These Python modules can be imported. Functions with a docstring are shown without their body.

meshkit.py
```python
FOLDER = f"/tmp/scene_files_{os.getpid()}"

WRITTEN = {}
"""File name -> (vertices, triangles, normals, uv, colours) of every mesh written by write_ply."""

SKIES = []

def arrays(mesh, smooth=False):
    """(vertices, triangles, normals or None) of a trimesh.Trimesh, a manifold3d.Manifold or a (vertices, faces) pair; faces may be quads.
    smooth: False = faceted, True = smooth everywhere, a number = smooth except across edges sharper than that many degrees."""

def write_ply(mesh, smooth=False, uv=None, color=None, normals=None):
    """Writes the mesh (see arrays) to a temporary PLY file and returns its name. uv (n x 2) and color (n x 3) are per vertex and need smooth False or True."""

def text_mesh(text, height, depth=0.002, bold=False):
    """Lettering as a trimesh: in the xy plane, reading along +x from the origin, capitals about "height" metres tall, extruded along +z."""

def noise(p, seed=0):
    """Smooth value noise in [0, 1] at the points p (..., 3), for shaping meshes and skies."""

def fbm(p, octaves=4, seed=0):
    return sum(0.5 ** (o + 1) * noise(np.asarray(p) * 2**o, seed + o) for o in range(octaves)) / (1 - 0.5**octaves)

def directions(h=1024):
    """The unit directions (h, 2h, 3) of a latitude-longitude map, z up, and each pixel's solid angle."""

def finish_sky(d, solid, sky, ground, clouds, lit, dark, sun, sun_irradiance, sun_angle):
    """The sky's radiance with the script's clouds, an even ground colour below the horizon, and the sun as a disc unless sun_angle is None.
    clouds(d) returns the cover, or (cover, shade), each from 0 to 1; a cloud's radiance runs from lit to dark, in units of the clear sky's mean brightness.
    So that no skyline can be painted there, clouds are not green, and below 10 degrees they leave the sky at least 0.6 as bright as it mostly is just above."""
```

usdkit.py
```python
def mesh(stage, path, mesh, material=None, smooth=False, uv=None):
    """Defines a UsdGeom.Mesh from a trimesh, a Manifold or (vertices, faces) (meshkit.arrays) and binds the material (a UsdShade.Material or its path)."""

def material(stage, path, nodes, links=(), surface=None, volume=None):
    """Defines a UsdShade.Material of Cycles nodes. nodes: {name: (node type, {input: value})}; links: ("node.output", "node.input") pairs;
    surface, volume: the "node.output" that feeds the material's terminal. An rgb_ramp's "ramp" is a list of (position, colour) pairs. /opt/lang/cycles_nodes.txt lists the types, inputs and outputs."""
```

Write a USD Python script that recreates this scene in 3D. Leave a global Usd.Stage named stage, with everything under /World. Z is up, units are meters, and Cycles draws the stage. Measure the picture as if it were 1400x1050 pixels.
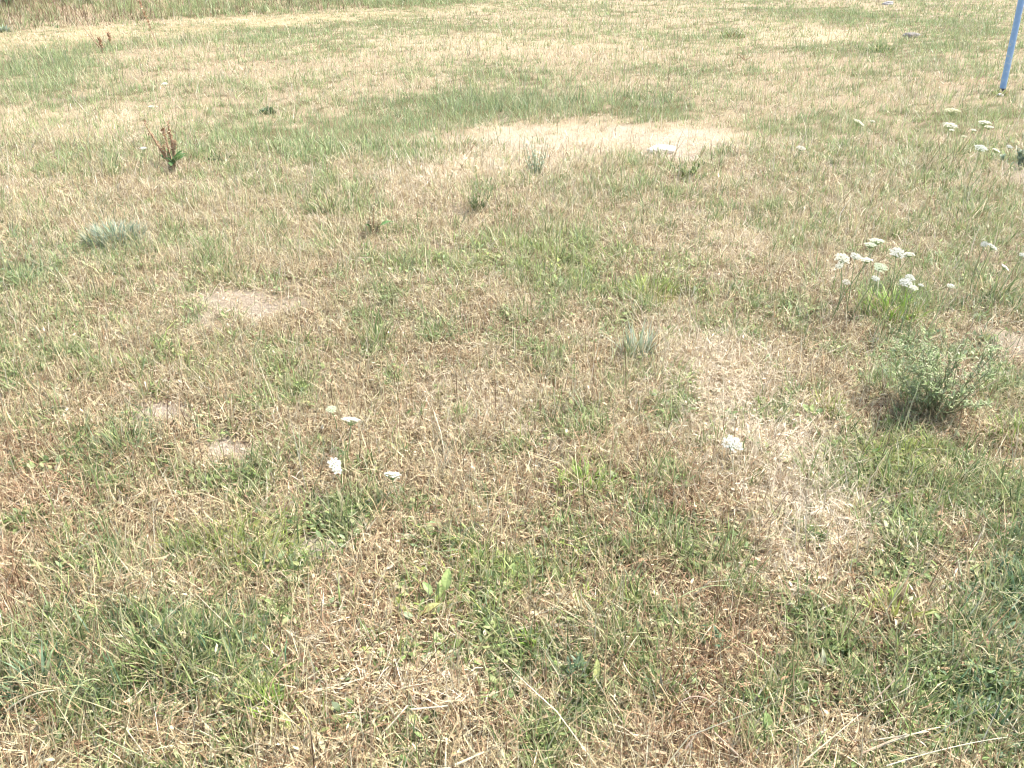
import math
import numpy as np
import trimesh
import usdkit
from pxr import Usd, UsdGeom, UsdLux, UsdShade, Gf, Sdf, Vt

stage = Usd.Stage.CreateInMemory()
UsdGeom.SetStageUpAxis(stage, UsdGeom.Tokens.z)
UsdGeom.SetStageMetersPerUnit(stage, 1.0)
UsdGeom.Xform.Define(stage, '/World')
UsdGeom.Scope.Define(stage, '/World/Looks')

# ------------------------------------------------------------------ camera, sky, sun, exposure
CAM_H, FOC, PITCH = 1.5, 1200.0, math.radians(26.0)       # metres, focal length in pixels of a 1400 px wide picture
EXPOSURE = 1.38
SUN_EL, SUN_DIR = math.radians(57), (0.93, 0.36)
SUN_STRENGTH, SKY_STRENGTH = 1.1, 0.125

cam = UsdGeom.Camera.Define(stage, '/World/camera')
cam.AddTranslateOp().Set(Gf.Vec3d(0, 0, CAM_H))
cam.AddRotateXOp().Set(90 - math.degrees(PITCH))
cam.CreateHorizontalApertureAttr(36.0)
cam.CreateVerticalApertureAttr(27.0)
cam.CreateFocalLengthAttr(36.0 * FOC / 1400.0)
cam.CreateClippingRangeAttr(Gf.Vec2f(0.05, 5000))
cam.CreateExposureAttr(EXPOSURE)

SUN_ROT = math.atan2(SUN_DIR[0], SUN_DIR[1])
usdkit.material(stage, '/World/Looks/sky', {
    'sky': ('sky_texture', {'sky_type': 'single_scattering', 'sun_disc': False, 'sun_elevation': SUN_EL, 'sun_rotation': SUN_ROT,
                            'aerosol_density': 2.0}),
    'bg': ('background_shader', {'strength': SKY_STRENGTH})}, [('sky.color', 'bg.color')], surface='bg.background')
dome = UsdLux.DomeLight.Define(stage, '/World/sky')
UsdShade.MaterialBindingAPI.Apply(dome.GetPrim()).Bind(UsdShade.Material.Get(stage, '/World/Looks/sky'))
dome.GetPrim().SetCustomDataByKey('kind', 'structure')

sun = UsdLux.DistantLight.Define(stage, '/World/sun')
sun.CreateNormalizeAttr(True)
sun.CreateIntensityAttr(SUN_STRENGTH)
sun.CreateAngleAttr(0.55)
sun.CreateColorAttr(Gf.Vec3f(1.0, 0.95, 0.885))
_h = math.hypot(*SUN_DIR)
_to = Gf.Vec3d(SUN_DIR[0] / _h * math.cos(SUN_EL), SUN_DIR[1] / _h * math.cos(SUN_EL), math.sin(SUN_EL))
sun.AddTransformOp().Set(Gf.Matrix4d().SetRotate(Gf.Rotation(Gf.Vec3d(0, 0, 1), _to)))

# ------------------------------------------------------------------ helpers
CP, SP = math.cos(PITCH), math.sin(PITCH)


def at(px, py, z=0.0):
    """The point of the plane of height z that the photograph shows at pixel (px, py) of 1400 x 1050."""
    a, b = (px - 700.0) / FOC, (525.0 - py) / FOC
    d = np.array([a, CP + b * SP, -SP + b * CP])
    t = (z - CAM_H) / d[2]
    return np.array([0, 0, CAM_H]) + t * d


def metres_per_pixel(px, py, z=0.0):
    p = at(px, py, z)
    depth = p[1] * CP - (p[2] - CAM_H) * SP
    return depth / FOC


_tables = {}


def vnoise(x, y, scale, seed):
    """Smooth value noise in [0, 1] over the ground plane; scale is the size of a cell in metres."""
    if seed not in _tables:
        _tables[seed] = np.random.default_rng(seed).random((256, 256))
    t = _tables[seed]
    x, y = np.asarray(x) / scale + 1000.37, np.asarray(y) / scale + 1000.71
    i, j = np.floor(x).astype(int), np.floor(y).astype(int)
    u, v = x - i, y - j
    u, v = u * u * (3 - 2 * u), v * v * (3 - 2 * v)
    i0, i1, j0, j1 = i & 255, (i + 1) & 255, j & 255, (j + 1) & 255
    return (t[i0, j0] * (1 - u) + t[i1, j0] * u) * (1 - v) + (t[i0, j1] * (1 - u) + t[i1, j1] * u) * v


def fbm2(x, y, scale, seed, octaves=3):
    s, a, tot = 0.0, 1.0, 0.0
    for k in range(octaves):
        s = s + a * vnoise(x, y, scale / 2 ** k, seed * 17 + k)
        tot += a
        a *= 0.55
    return s / tot


used = {}


def numbered(path):
    n = used.get(path, 0)
    used[path] = n + 1
    return path if n == 0 else f'{path}_{n:03d}'


def tag(prim, label=None, category=None, group=None, kind=None):
    for k, v in (('label', label), ('category', category), ('group', group), ('kind', kind)):
        if v:
            prim.SetCustomDataByKey(k, v)


def thing(name, label, category, loc=(0, 0, 0), group=None):
    x = UsdGeom.Xform.Define(stage, numbered('/World/' + name))
    x.AddTranslateOp().Set(Gf.Vec3d(*map(float, loc)))
    tag(x.GetPrim(), label, category, group)
    return x.GetPrim()


def obj(name, v, f, mat, parent=None, tint=None, smooth=False, nrm=None):
    path = numbered((str(parent.GetPath()) if parent else '/World') + '/' + name)
    m = usdkit.mesh(stage, path, (np.asarray(v, float), np.asarray(f, int)), '/World/Looks/' + mat, smooth=smooth) if nrm is None and len(v) < 60000 else raw_mesh(path, v, f, mat)
    if tint is not None:
        p = UsdGeom.PrimvarsAPI(m).CreatePrimvar('tint', Sdf.ValueTypeNames.Color3fArray, 'vertex')
        p.Set(Vt.Vec3fArray.FromNumpy(np.ascontiguousarray(np.clip(tint, 0.005, 0.85), np.float32)))
    return m.GetPrim()


def raw_mesh(path, v, f, mat):
    m = UsdGeom.Mesh.Define(stage, path)
    m.CreatePointsAttr(Vt.Vec3fArray.FromNumpy(np.ascontiguousarray(v, np.float32)))
    m.CreateFaceVertexCountsAttr(Vt.IntArray.FromNumpy(np.full(len(f), 3, np.int32)))
    m.CreateFaceVertexIndicesAttr(Vt.IntArray.FromNumpy(np.ascontiguousarray(f, np.int32).ravel()))
    m.CreateSubdivisionSchemeAttr('none')
    UsdShade.MaterialBindingAPI.Apply(m.GetPrim()).Bind(UsdShade.Material.Get(stage, '/World/Looks/' + mat))
    return m


def blades(base, L, az, inc, curve, w, c0, c1, seg=2, twist=None, shape='grass', rng=None):
    """Ribbons, one per row: base points, length, heading, first angle from the vertical, bend along the blade (radians), width, colour at foot and tip.
    Returns vertices, triangles, colours."""
    n = len(base)
    L, az, inc, curve, w = (np.broadcast_to(np.asarray(a, float), (n,)) for a in (L, az, inc, curve, w))
    hx, hy = np.cos(az), np.sin(az)
    tw = np.zeros(n) if twist is None else np.broadcast_to(twist, (n,))
    # width direction: level, across the heading, turned by twist about the vertical
    wx, wy = np.cos(az + np.pi / 2 + tw), np.sin(az + np.pi / 2 + tw)
    prof = {'grass': {1: [1.0], 2: [0.8, 1.0], 3: [0.75, 1.0, 0.75], 4: [0.7, 1.0, 0.9, 0.6]},
            'leaf': {1: [1.0], 2: [0.25, 1.0], 3: [0.2, 0.95, 0.85], 4: [0.15, 0.75, 1.0, 0.75]}}[shape][seg]
    pts, cols = [], []
    p = np.array(base, float)
    ang = inc.copy()
    for k in range(seg):
        half = 0.5 * w * prof[k]
        off = np.stack([wx * half, wy * half, np.zeros(n)], 1)
        pts += [p - off, p + off]
        c = c0 + (c1 - c0) * (k / seg)
        cols += [c, c]
        step = L / seg
        p = p + np.stack([hx * np.sin(ang) * step, hy * np.sin(ang) * step, np.cos(ang) * step], 1)
        ang = ang + curve / seg
    pts.append(p)
    cols.append(c1)
    m = 2 * seg + 1
    v = np.stack(pts, 1).reshape(-1, 3)
    c = np.stack(cols, 1).reshape(-1, 3)
    tri = []
    for k in range(seg - 1):
        a = 2 * k
        tri += [[a, a + 1, a + 3], [a, a + 3, a + 2]]
    tri.append([2 * seg - 2, 2 * seg - 1, 2 * seg])
    f = (np.arange(n)[:, None, None] * m + np.array(tri)[None]).reshape(-1, 3)
    return v, f, c


def join(parts):
    vs, fs, cs, n = [], [], [], 0
    for v, f, c in parts:
        vs.append(v)
        fs.append(f + n)
        cs.append(c)
        n += len(v)
    return np.vstack(vs), np.vstack(fs), np.vstack(cs)


def tube(points, radii, sides=5, c0=(.3, .3, .2), c1=None):
    p = np.asarray(points, float)
    r = np.broadcast_to(np.asarray(radii, float), (len(p),))
    t = np.gradient(p, axis=0)
    t /= np.linalg.norm(t, axis=1, keepdims=True) + 1e-12
    ref = np.array([0, 0, 1.0]) if abs(t[:, 2]).mean() < 0.8 else np.array([1.0, 0, 0])
    a = np.cross(t, ref)
    a /= np.linalg.norm(a, axis=1, keepdims=True) + 1e-12
    b = np.cross(t, a)
    g = np.arange(sides) * 2 * np.pi / sides
    v = (p[:, None] + r[:, None, None] * (np.cos(g)[None, :, None] * a[:, None] + np.sin(g)[None, :, None] * b[:, None])).reshape(-1, 3)
    f = []
    for i in range(len(p) - 1):
        for j in range(sides):
            q = [i * sides + j, i * sides + (j + 1) % sides, (i + 1) * sides + (j + 1) % sides, (i + 1) * sides + j]
            f += [[q[0], q[1], q[2]], [q[0], q[2], q[3]]]
    k = len(v)
    v = np.vstack([v, p[:1], p[-1:]])
    for j in range(sides):
        f += [[k, (j + 1) % sides, j], [k + 1, (len(p) - 1) * sides + j, (len(p) - 1) * sides + (j + 1) % sides]]
    c0 = np.array(c0, float)
    c1 = c0 if c1 is None else np.array(c1, float)
    s = np.linspace(0, 1, len(p))
    c = np.repeat(c0 + (c1 - c0) * s[:, None], sides, 0)
    return v, np.array(f), np.vstack([c, c0[None], c1[None]])


def bent(p0, p1, sag=(0, 0, 0), n=6):
    p0, p1 = np.asarray(p0, float), np.asarray(p1, float)
    s = np.linspace(0, 1, n)[:, None]
    return p0 + (p1 - p0) * s + np.asarray(sag) * (4 * s * (1 - s))


# ------------------------------------------------------------------ materials
def plant_material(name, translucent=0.3, rough=0.55, spec=0.25, grain=60.0, amount=0.35):
    usdkit.material(stage, '/World/Looks/' + name, {
        'tint': ('attribute', {'attribute': 'tint'}),
        'geo': ('geometry', {}),
        'n': ('noise_texture', {'scale': grain, 'detail': 3.0}),
        'amt': ('map_range', {'from_min': 0.25, 'from_max': 0.75, 'to_min': 1.0 - amount, 'to_max': 1.0 + amount}),
        'mul': ('vector_math', {'math_type': 'scale'}),
        'p': ('principled_bsdf', {'roughness': rough, 'specular_ior_level': spec}),
        't': ('translucent_bsdf', {}),
        'mix': ('mix_closure', {'fac': translucent}),
    }, [('geo.position', 'n.vector'), ('n.fac', 'amt.value'), ('tint.color', 'mul.vector1'), ('amt.result', 'mul.scale'),
        ('mul.vector', 'p.base_color'), ('mul.vector', 't.color'), ('p.BSDF', 'mix.closure1'), ('t.BSDF', 'mix.closure2')], surface='mix.closure')


plant_material('dry_blade', 0.25, 0.6, 0.25)
plant_material('green_blade', 0.32, 0.45, 0.35)
plant_material('leaf', 0.3, 0.5, 0.3, 90.0, 0.3)
plant_material('stem', 0.05, 0.6, 0.25, 80.0, 0.3)
plant_material('petal', 0.3, 0.7, 0.1, 120.0, 0.1)

usdkit.material(stage, '/World/Looks/soil', {
    'tint': ('attribute', {'attribute': 'tint'}),
    'geo': ('geometry', {}),
    'fine': ('noise_texture', {'scale': 70.0, 'detail': 6.0, 'roughness': 0.65}),
    'stretch': ('mapping', {'mapping_type': 'point', 'scale': (90.0, 300.0, 90.0), 'rotation': (0, 0, 0.6)}),
    'fibre': ('noise_texture', {'scale': 1.0, 'detail': 3.0, 'distortion': 1.2}),
    'ramp': ('rgb_ramp', {'ramp': [(0.25, (0.45, 0.40, 0.36)), (0.5, (0.9, 0.87, 0.82)), (0.8, (1.35, 1.3, 1.2))]}),
    'ramp2': ('rgb_ramp', {'ramp': [(0.3, (0.6, 0.57, 0.52)), (0.6, (1.1, 1.08, 1.05))]}),
    'm1': ('vector_math', {'math_type': 'multiply'}),
    'm2': ('vector_math', {'math_type': 'multiply'}),
    'sum': ('math', {'math_type': 'add'}),
    'bump': ('bump', {'strength': 0.9, 'distance': 0.012}),
    'p': ('principled_bsdf', {'roughness': 0.95, 'specular_ior_level': 0.1}),
}, [('geo.position', 'fine.vector'), ('geo.position', 'stretch.vector'), ('stretch.vector', 'fibre.vector'),
    ('fine.fac', 'ramp.fac'), ('fibre.fac', 'ramp2.fac'), ('tint.color', 'm1.vector1'), ('ramp.color', 'm1.vector2'),
    ('m1.vector', 'm2.vector1'), ('ramp2.color', 'm2.vector2'), ('fine.fac', 'sum.value1'), ('fibre.fac', 'sum.value2'),
    ('sum.value', 'bump.height'), ('bump.normal', 'p.normal'), ('m2.vector', 'p.base_color')], surface='p.BSDF')

usdkit.material(stage, '/World/Looks/blue_paint', {
    'tc': ('texture_coordinate', {}),
    'n': ('noise_texture', {'scale': 14.0, 'detail': 5.0, 'roughness': 0.6}),
    'r': ('rgb_ramp', {'ramp': [(0.0, (0.13, 0.23, 0.36)), (0.42, (0.17, 0.28, 0.42)), (0.55, (0.19, 0.31, 0.45)), (0.62, (0.30, 0.38, 0.44)), (0.70, (0.20, 0.15, 0.11))]}),
    'bump': ('bump', {'strength': 0.15, 'distance': 0.002}),
    'p': ('principled_bsdf', {'roughness': 0.32, 'specular_ior_level': 0.6}),
}, [('tc.object', 'n.vector'), ('n.fac', 'r.fac'), ('r.color', 'p.base_color'), ('n.fac', 'bump.height'), ('bump.normal', 'p.normal')], surface='p.BSDF')
usdkit.material(stage, '/World/Looks/rusty_steel', {
    'tc': ('texture_coordinate', {}),
    'n': ('noise_texture', {'scale': 30.0, 'detail': 6.0}),
    'r': ('rgb_ramp', {'ramp': [(0.3, (0.04, 0.04, 0.06)), (0.55, (0.09, 0.07, 0.06)), (0.75, (0.16, 0.09, 0.05))]}),
    'p': ('principled_bsdf', {'roughness': 0.85}),
}, [('tc.object', 'n.vector'), ('n.fac', 'r.fac'), ('r.color', 'p.base_color')], surface='p.BSDF')


def stone_material(name, lo, mid, hi):
    usdkit.material(stage, '/World/Looks/' + name, {
        'tc': ('texture_coordinate', {}),
        'n': ('noise_texture', {'scale': 18.0, 'detail': 8.0, 'roughness': 0.65}),
        'r': ('rgb_ramp', {'ramp': [(0.3, lo), (0.5, mid), (0.72, hi)]}),
        'b': ('bump', {'strength': 0.7, 'distance': 0.01}),
        'p': ('principled_bsdf', {'roughness': 0.9, 'specular_ior_level': 0.2}),
    }, [('tc.object', 'n.vector'), ('n.fac', 'r.fac'), ('r.color', 'p.base_color'), ('n.fac', 'b.height'), ('b.normal', 'p.normal')], surface='p.BSDF')


stone_material('pale_stone', (0.40, 0.36, 0.30), (0.53, 0.49, 0.42), (0.62, 0.58, 0.51))
stone_material('grey_stone', (0.24, 0.22, 0.21), (0.32, 0.30, 0.28), (0.40, 0.38, 0.35))
stone_material('dark_stone', (0.15, 0.135, 0.11), (0.22, 0.20, 0.175), (0.31, 0.29, 0.25))

# ------------------------------------------------------------------ the map of the meadow: where it is green, straw, pale, reddish, bare
# (quality, x, y, half width, half height in pixels of the photograph, strength); each is turned into a place on the ground
PATCHES = [
    # green
    ('g', 770, 145, 170, 22, .6), ('g', 640, 142, 80, 18, .5), ('g', 880, 150, 70, 16, .5), ('g', 700, 112, 90, 10, .35), ('g', 560, 165, 120, 28, .75), ('g', 470, 185, 130, 30, .6), ('g', 380, 205, 150, 34, .55), ('g', 330, 250, 150, 40, .2), ('g', 1200, 230, 200, 60, .12), ('g', 60, 300, 120, 40, .12),
    ('g', 420, 262, 80, 26, .3), ('g', 560, 215, 60, 25, .3), ('g', 460, 255, 30, 20, .35), ('g', 340, 190, 60, 25, .25), ('g', 70, 105, 90, 35, .3), ('g', 180, 62, 170, 11, .6), ('g', 370, 42, 90, 8, .5), ('g', 60, 88, 90, 14, .5), ('g', 560, 38, 130, 6, .3),
    ('g', 100, 352, 120, 22, .4), ('g', 25, 372, 40, 30, .45), ('g', 310, 362, 26, 22, .6), ('g', 95, 478, 26, 18, .6), ('g', 520, 430, 25, 60, .4),
    ('g', 510, 380, 60, 25, .25), ('g', 170, 600, 50, 40, .5), ('g', 250, 600, 55, 28, .45), ('g', 85, 625, 20, 24, .5), ('g', 340, 680, 55, 22, .55),
    ('g', 30, 765, 50, 35, .4), ('g', 200, 900, 170, 100, .42), ('g', 320, 880, 60, 60, .35), ('g', 50, 930, 70, 60, .45), ('g', 335, 740, 75, 32, .55), ('g', 290, 960, 120, 50, .3),
    ('g', 380, 985, 60, 50, .35), ('g', 200, 800, 100, 50, .25), ('g', 720, 350, 140, 30, .42), ('g', 890, 392, 70, 24, .5), ('g', 640, 345, 60, 20, .3), ('g', 920, 305, 40, 18, .25), ('g', 1010, 452, 60, 24, .38), ('g', 1030, 365, 40, 16, .3),
    ('g', 1270, 490, 70, 60, .3), ('g', 1330, 292, 70, 28, .42), ('g', 1205, 405, 70, 26, .5), ('g', 1140, 315, 80, 25, .25), ('g', 1350, 385, 50, 22, .45), ('g', 1375, 545, 40, 30, .55), ('g', 1290, 695, 100, 55, .55),
    ('g', 1390, 820, 70, 140, .6), ('g', 1350, 985, 80, 70, .4), ('g', 1200, 800, 90, 45, .4), ('g', 1100, 880, 60, 22, .35), ('g', 1240, 640, 50, 22, .45), ('g', 1110, 545, 50, 16, .25),
    ('g', 800, 652, 45, 26, .6), ('g', 845, 760, 110, 45, .22), ('g', 700, 800, 100, 50, .2), ('g', 610, 800, 35, 50, .35), ('g', 940, 760, 60, 50, .15), ('g', 800, 905, 80, 50, .15),
    ('g', 870, 870, 60, 30, .3), ('g', 560, 850, 50, 32, .35), ('g', 640, 740, 26, 18, .4), ('g', 500, 700, 45, 26, .3), ('g', 1080, 560, 40, 20, .25), ('g', 930, 870, 70, 22, .3),
    ('g', 1150, 20, 120, 10, .55), ('g', 1200, 68, 130, 9, .6), ('g', 1000, 42, 30, 9, .5), ('g', 1330, 35, 60, 20, .4), ('g', 1310, 180, 90, 36, .35), ('g', 1080, 185, 60, 18, .3), ('g', 1140, 180, 70, 16, .3), ('g', 960, 45, 100, 10, .2),
    ('g', 530, 30, 120, 5, .4), ('g', 400, 120, 80, 20, .15), ('g', 945, 110, 60, 20, .2), ('g', 1380, 130, 40, 25, .5), ('g', 880, 250, 60, 18, .3), ('g', 1110, 240, 60, 18, .3),
    # less green
    ('g', 810, 192, 230, 20, -.75), ('g', 620, 242, 110, 22, -.5), ('g', 560, 950, 140, 70, -.5), ('g', 950, 960, 90, 90, -.4), ('g', 30, 655, 60, 50, -.4),
    ('g', 1080, 640, 100, 140, -.6), ('g', 640, 1000, 320, 70, -.2), ('g', 740, 740, 240, 80, -.16), ('g', 450, 900, 100, 80, -.1), ('g', 700, 600, 180, 60, -.25), ('g', 620, 520, 130, 60, -.2), ('g', 250, 430, 130, 40, -.2), ('g', 120, 165, 160, 24, -.3), ('g', 640, 70, 200, 14, -.25), ('g', 1010, 510, 90, 40, -.35), ('g', 760, 80, 160, 14, -.2), ('g', 1090, 50, 120, 8, -.4),
    ('g', 30, 845, 45, 40, -.4), ('g', 500, 600, 90, 40, -.15), ('g', 1010, 335, 80, 30, -.3), ('g', 860, 620, 120, 50, -.2), ('g', 200, 270, 200, 40, -.1), ('g', 980, 90, 160, 10, -.2),
    # pale bleached straw
    ('p', 800, 190, 240, 20, .85), ('p', 630, 238, 120, 28, .6), ('p', 730, 215, 160, 20, .5), ('p', 960, 200, 60, 10, .6), ('p', 1010, 340, 70, 30, .5), ('p', 1118, 735, 75, 90, .75), ('p', 1090, 665, 75, 50, .5), ('p', 1060, 600, 90, 55, .6), ('p', 980, 545, 90, 40, .4),
    ('p', 1000, 510, 100, 50, .55), ('p', 935, 465, 70, 28, .5), ('p', 330, 410, 70, 24, .5), ('p', 195, 562, 40, 26, .5), ('p', 310, 618, 45, 18, .45), ('p', 440, 750, 55, 22, .45), ('p', 560, 930, 130, 60, .3), ('p', 130, 170, 170, 24, .4),
    ('p', 640, 60, 300, 20, .3), ('p', 1120, 48, 120, 10, .5), ('p', 450, 170, 100, 20, .3), ('p', 40, 240, 60, 40, .35), ('p', 1250, 1000, 120, 30, .3), ('p', 700, 560, 200, 60, .2),
    # reddish and pinkish brown
    ('r', 950, 970, 100, 90, .6), ('r', 30, 655, 60, 60, .55), ('r', 25, 835, 45, 45, .8), ('r', 1230, 575, 70, 22, .55), ('r', 1290, 585, 50, 18, .4), ('r', 1090, 620, 90, 60, .4), ('r', 30, 1010, 50, 40, .5), ('r', 560, 990, 120, 60, .3),
    ('r', 850, 640, 110, 40, .3), ('r', 300, 85, 90, 14, .45), ('r', 1330, 112, 70, 9, .6), ('r', 440, 70, 60, 12, .4), ('r', 1320, 260, 60, 12, .5), ('r', 700, 690, 120, 40, .35), ('r', 1360, 745, 40, 20, .4), ('r', 1110, 95, 90, 10, .35),
    ('r', 930, 700, 80, 50, .35), ('r', 180, 640, 120, 40, .25), ('r', 400, 560, 100, 40, .2), ('r', 1200, 900, 60, 40, .3), ('r', 700, 985, 80, 50, .4), ('r', 720, 860, 300, 120, .3), ('r', 60, 700, 120, 120, .25), ('r', 1050, 900, 160, 100, .25),
    # bare or very thin
    ('b', 815, 187, 200, 14, .75), ('b', 905, 206, 70, 7, .7), ('b', 335, 410, 60, 20, 1.0), ('b', 195, 562, 40, 26, 1.0), ('b', 312, 618, 42, 16, .9), ('b', 440, 748, 55, 18, .9), ('b', 290, 440, 40, 10, .6), ('b', 1390, 465, 40, 30, .7), ('b', 1395, 225, 24, 22, .6),
    ('b', 1270, 578, 40, 9, .6), ('b', 1240, 545, 30, 10, .7), ('b', 1170, 695, 30, 20, .5), ('b', 45, 825, 50, 26, .5), ('b', 20, 985, 40, 30, .5), ('b', 1000, 280, 60, 16, .3), ('b', 700, 660, 60, 12, .3),
    # greener-bluer or yellower green
    ('u', 1390, 830, 70, 150, .5), ('u', 60, 360, 120, 40, .4), ('u', 160, 300, 60, 20, .5), ('u', 210, 900, 120, 90, .35), ('u', 770, 145, 180, 24, .5), ('u', 1380, 450, 50, 40, .6), ('u', 560, 170, 160, 40, .35), ('u', 1290, 480, 100, 60, .4), ('u', 170, 600, 80, 40, .45), ('u', 60, 100, 120, 40, .4),
    ('y', 335, 740, 80, 36, .8), ('y', 800, 652, 60, 30, .6), ('y', 890, 392, 80, 26, .5), ('y', 720, 350, 140, 30, .5), ('y', 1240, 640, 60, 24, .7), ('y', 1310, 180, 90, 30, .5), ('y', 700, 800, 150, 60, .4), ('y', 560, 850, 60, 30, .6), ('y', 380, 985, 60, 50, .5), ('y', 280, 510, 120, 40, .3),
    # growth beyond the mown strip
    ('r', 60, 14, 70, 14, 1.0), ('g', 60, 14, 70, 12, -.4), ('r', 265, 6, 50, 8, .7), ('g', 170, 10, 30, 9, .7), ('g', 20, 10, 30, 10, .4), ('g', 480, 3, 220, 6, .8), ('g', 230, 20, 160, 5, .2), ('r', 200, 12, 220, 12, .6), ('p', 130, 10, 25, 9, .5),
    # taller growth
    ('h', 770, 140, 170, 18, .7), ('h', 180, 65, 180, 12, .6), ('h', 60, 110, 100, 30, .4), ('h', 200, 900, 150, 90, .35), ('h', 335, 740, 70, 30, .4), ('h', 1205, 400, 80, 30, .4), ('h', 1390, 800, 60, 120, .3), ('h', 310, 362, 30, 20, .5), ('h', 300, 520, 150, 60, .2), ('h', 1270, 680, 80, 40, .2),
]


def _ground_patch(px, py, rx, ry):
    c = at(px, py)
    y0, y1 = at(px, min(py + ry, 1300))[1], at(px, max(py - ry, -52))[1]
    rv = 0.5 * (math.log(y1) - math.log(y0))
    u = c[0] / c[1]
    ru = rx * metres_per_pixel(px, py) / c[1]
    return u, math.log(c[1]), ru, rv


GROUND_PATCHES = [(q, *_ground_patch(*a), s) for q, *a, s in PATCHES]
PATH = np.array([at(-160, 70)[:2], at(0, 57)[:2], at(170, 43)[:2], at(350, 30)[:2], at(700, 9)[:2], at(900, -8)[:2]])


def path_distance(x, y):
    """Signed distance in metres from the middle of the mown strip, positive beyond it."""
    best, side = np.full(np.shape(x), 1e9), np.zeros(np.shape(x))
    for a, b in zip(PATH[:-1], PATH[1:]):
        d = b - a
        t = np.clip(((x - a[0]) * d[0] + (y - a[1]) * d[1]) / (d @ d), 0, 1)
        ex, ey = x - a[0] - t * d[0], y - a[1] - t * d[1]
        r = np.hypot(ex, ey)
        s = np.sign(d[0] * ey - d[1] * ex)
        side = np.where(r < best, s, side)
        best = np.minimum(best, r)
    return best * side


def meadow(x, y):
    """What grows at ground points: dict of green, pale, red, bare, blue, yellow, height, strip (mown track), rough (growth beyond the track)."""
    wx = x + 0.045 * y ** 0.85 * (fbm2(x, y, 0.22, 3) - .5) * 2
    wy = y + 0.065 * y * (fbm2(x, y, 0.22, 4) - .5) * 2
    wy = np.maximum(wy, 0.3)
    u, v = wx / wy, np.log(wy)
    q = {k: np.zeros(np.shape(x)) for k in 'gprbuyh'}
    for k, u0, v0, ru, rv, s in GROUND_PATCHES:
        e = ((u - u0) / ru) ** 2 + ((v - v0) / rv) ** 2
        q[k] += s * np.exp(-e ** 1.1)
    small = fbm2(x, y, 0.11, 5) - .5
    mid = fbm2(x, y, 0.6, 6) - .5
    big = fbm2(x, y, 2.6, 7) - .5
    far = np.clip((y - 4) / 8, 0, 1)
    green = 0.275 + .17 * far + (.56 + .2 * far) * q['g'] + 1.7 * small * (1 - .35 * far) + 0.6 * mid + (0.3 + .5 * far) * big
    green = .5 + (green - .45) * 1.15 - .06
    d = path_distance(x, y)
    half = 2.0 + 1.4 * (fbm2(x, y, 1.6, 9) - .5)
    strip = np.clip(1.5 - np.abs(d) / half * 1.1, 0, 1) * (y > 8) * (.15 + .9 * fbm2(x, y, 0.9, 10)) * np.clip((2 - x) / 7, 0, 1) * 1.25
    rough = np.clip((d - half * .9) / 0.8, 0, 1) * np.clip((2.5 - x) / 6, 0, 1)
    return {'green': np.clip(green, 0, 1), 'pale': np.clip(q['p'] + .4 * (fbm2(x, y, 0.5, 11) - .55) + .10 * np.clip((y - 2.2) / 2, 0, 1), 0, 1), 'red': np.clip(q['r'] + 1.0 * (fbm2(x, y, 0.4, 12) - .63), 0, 1),
            'bare': np.clip(q['b'] + 1.3 * (fbm2(x, y, 0.3, 13) - .66), 0, 1), 'blue': np.clip(q['u'], 0, 1), 'yellow': np.clip(q['y'], 0, 1),
            'height': q['h'] + .9 * (fbm2(x, y, 0.45, 14) - .5), 'strip': strip, 'rough': rough, 'far': np.clip((y - 2.0) / 5, 0, 1.6)}


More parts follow.
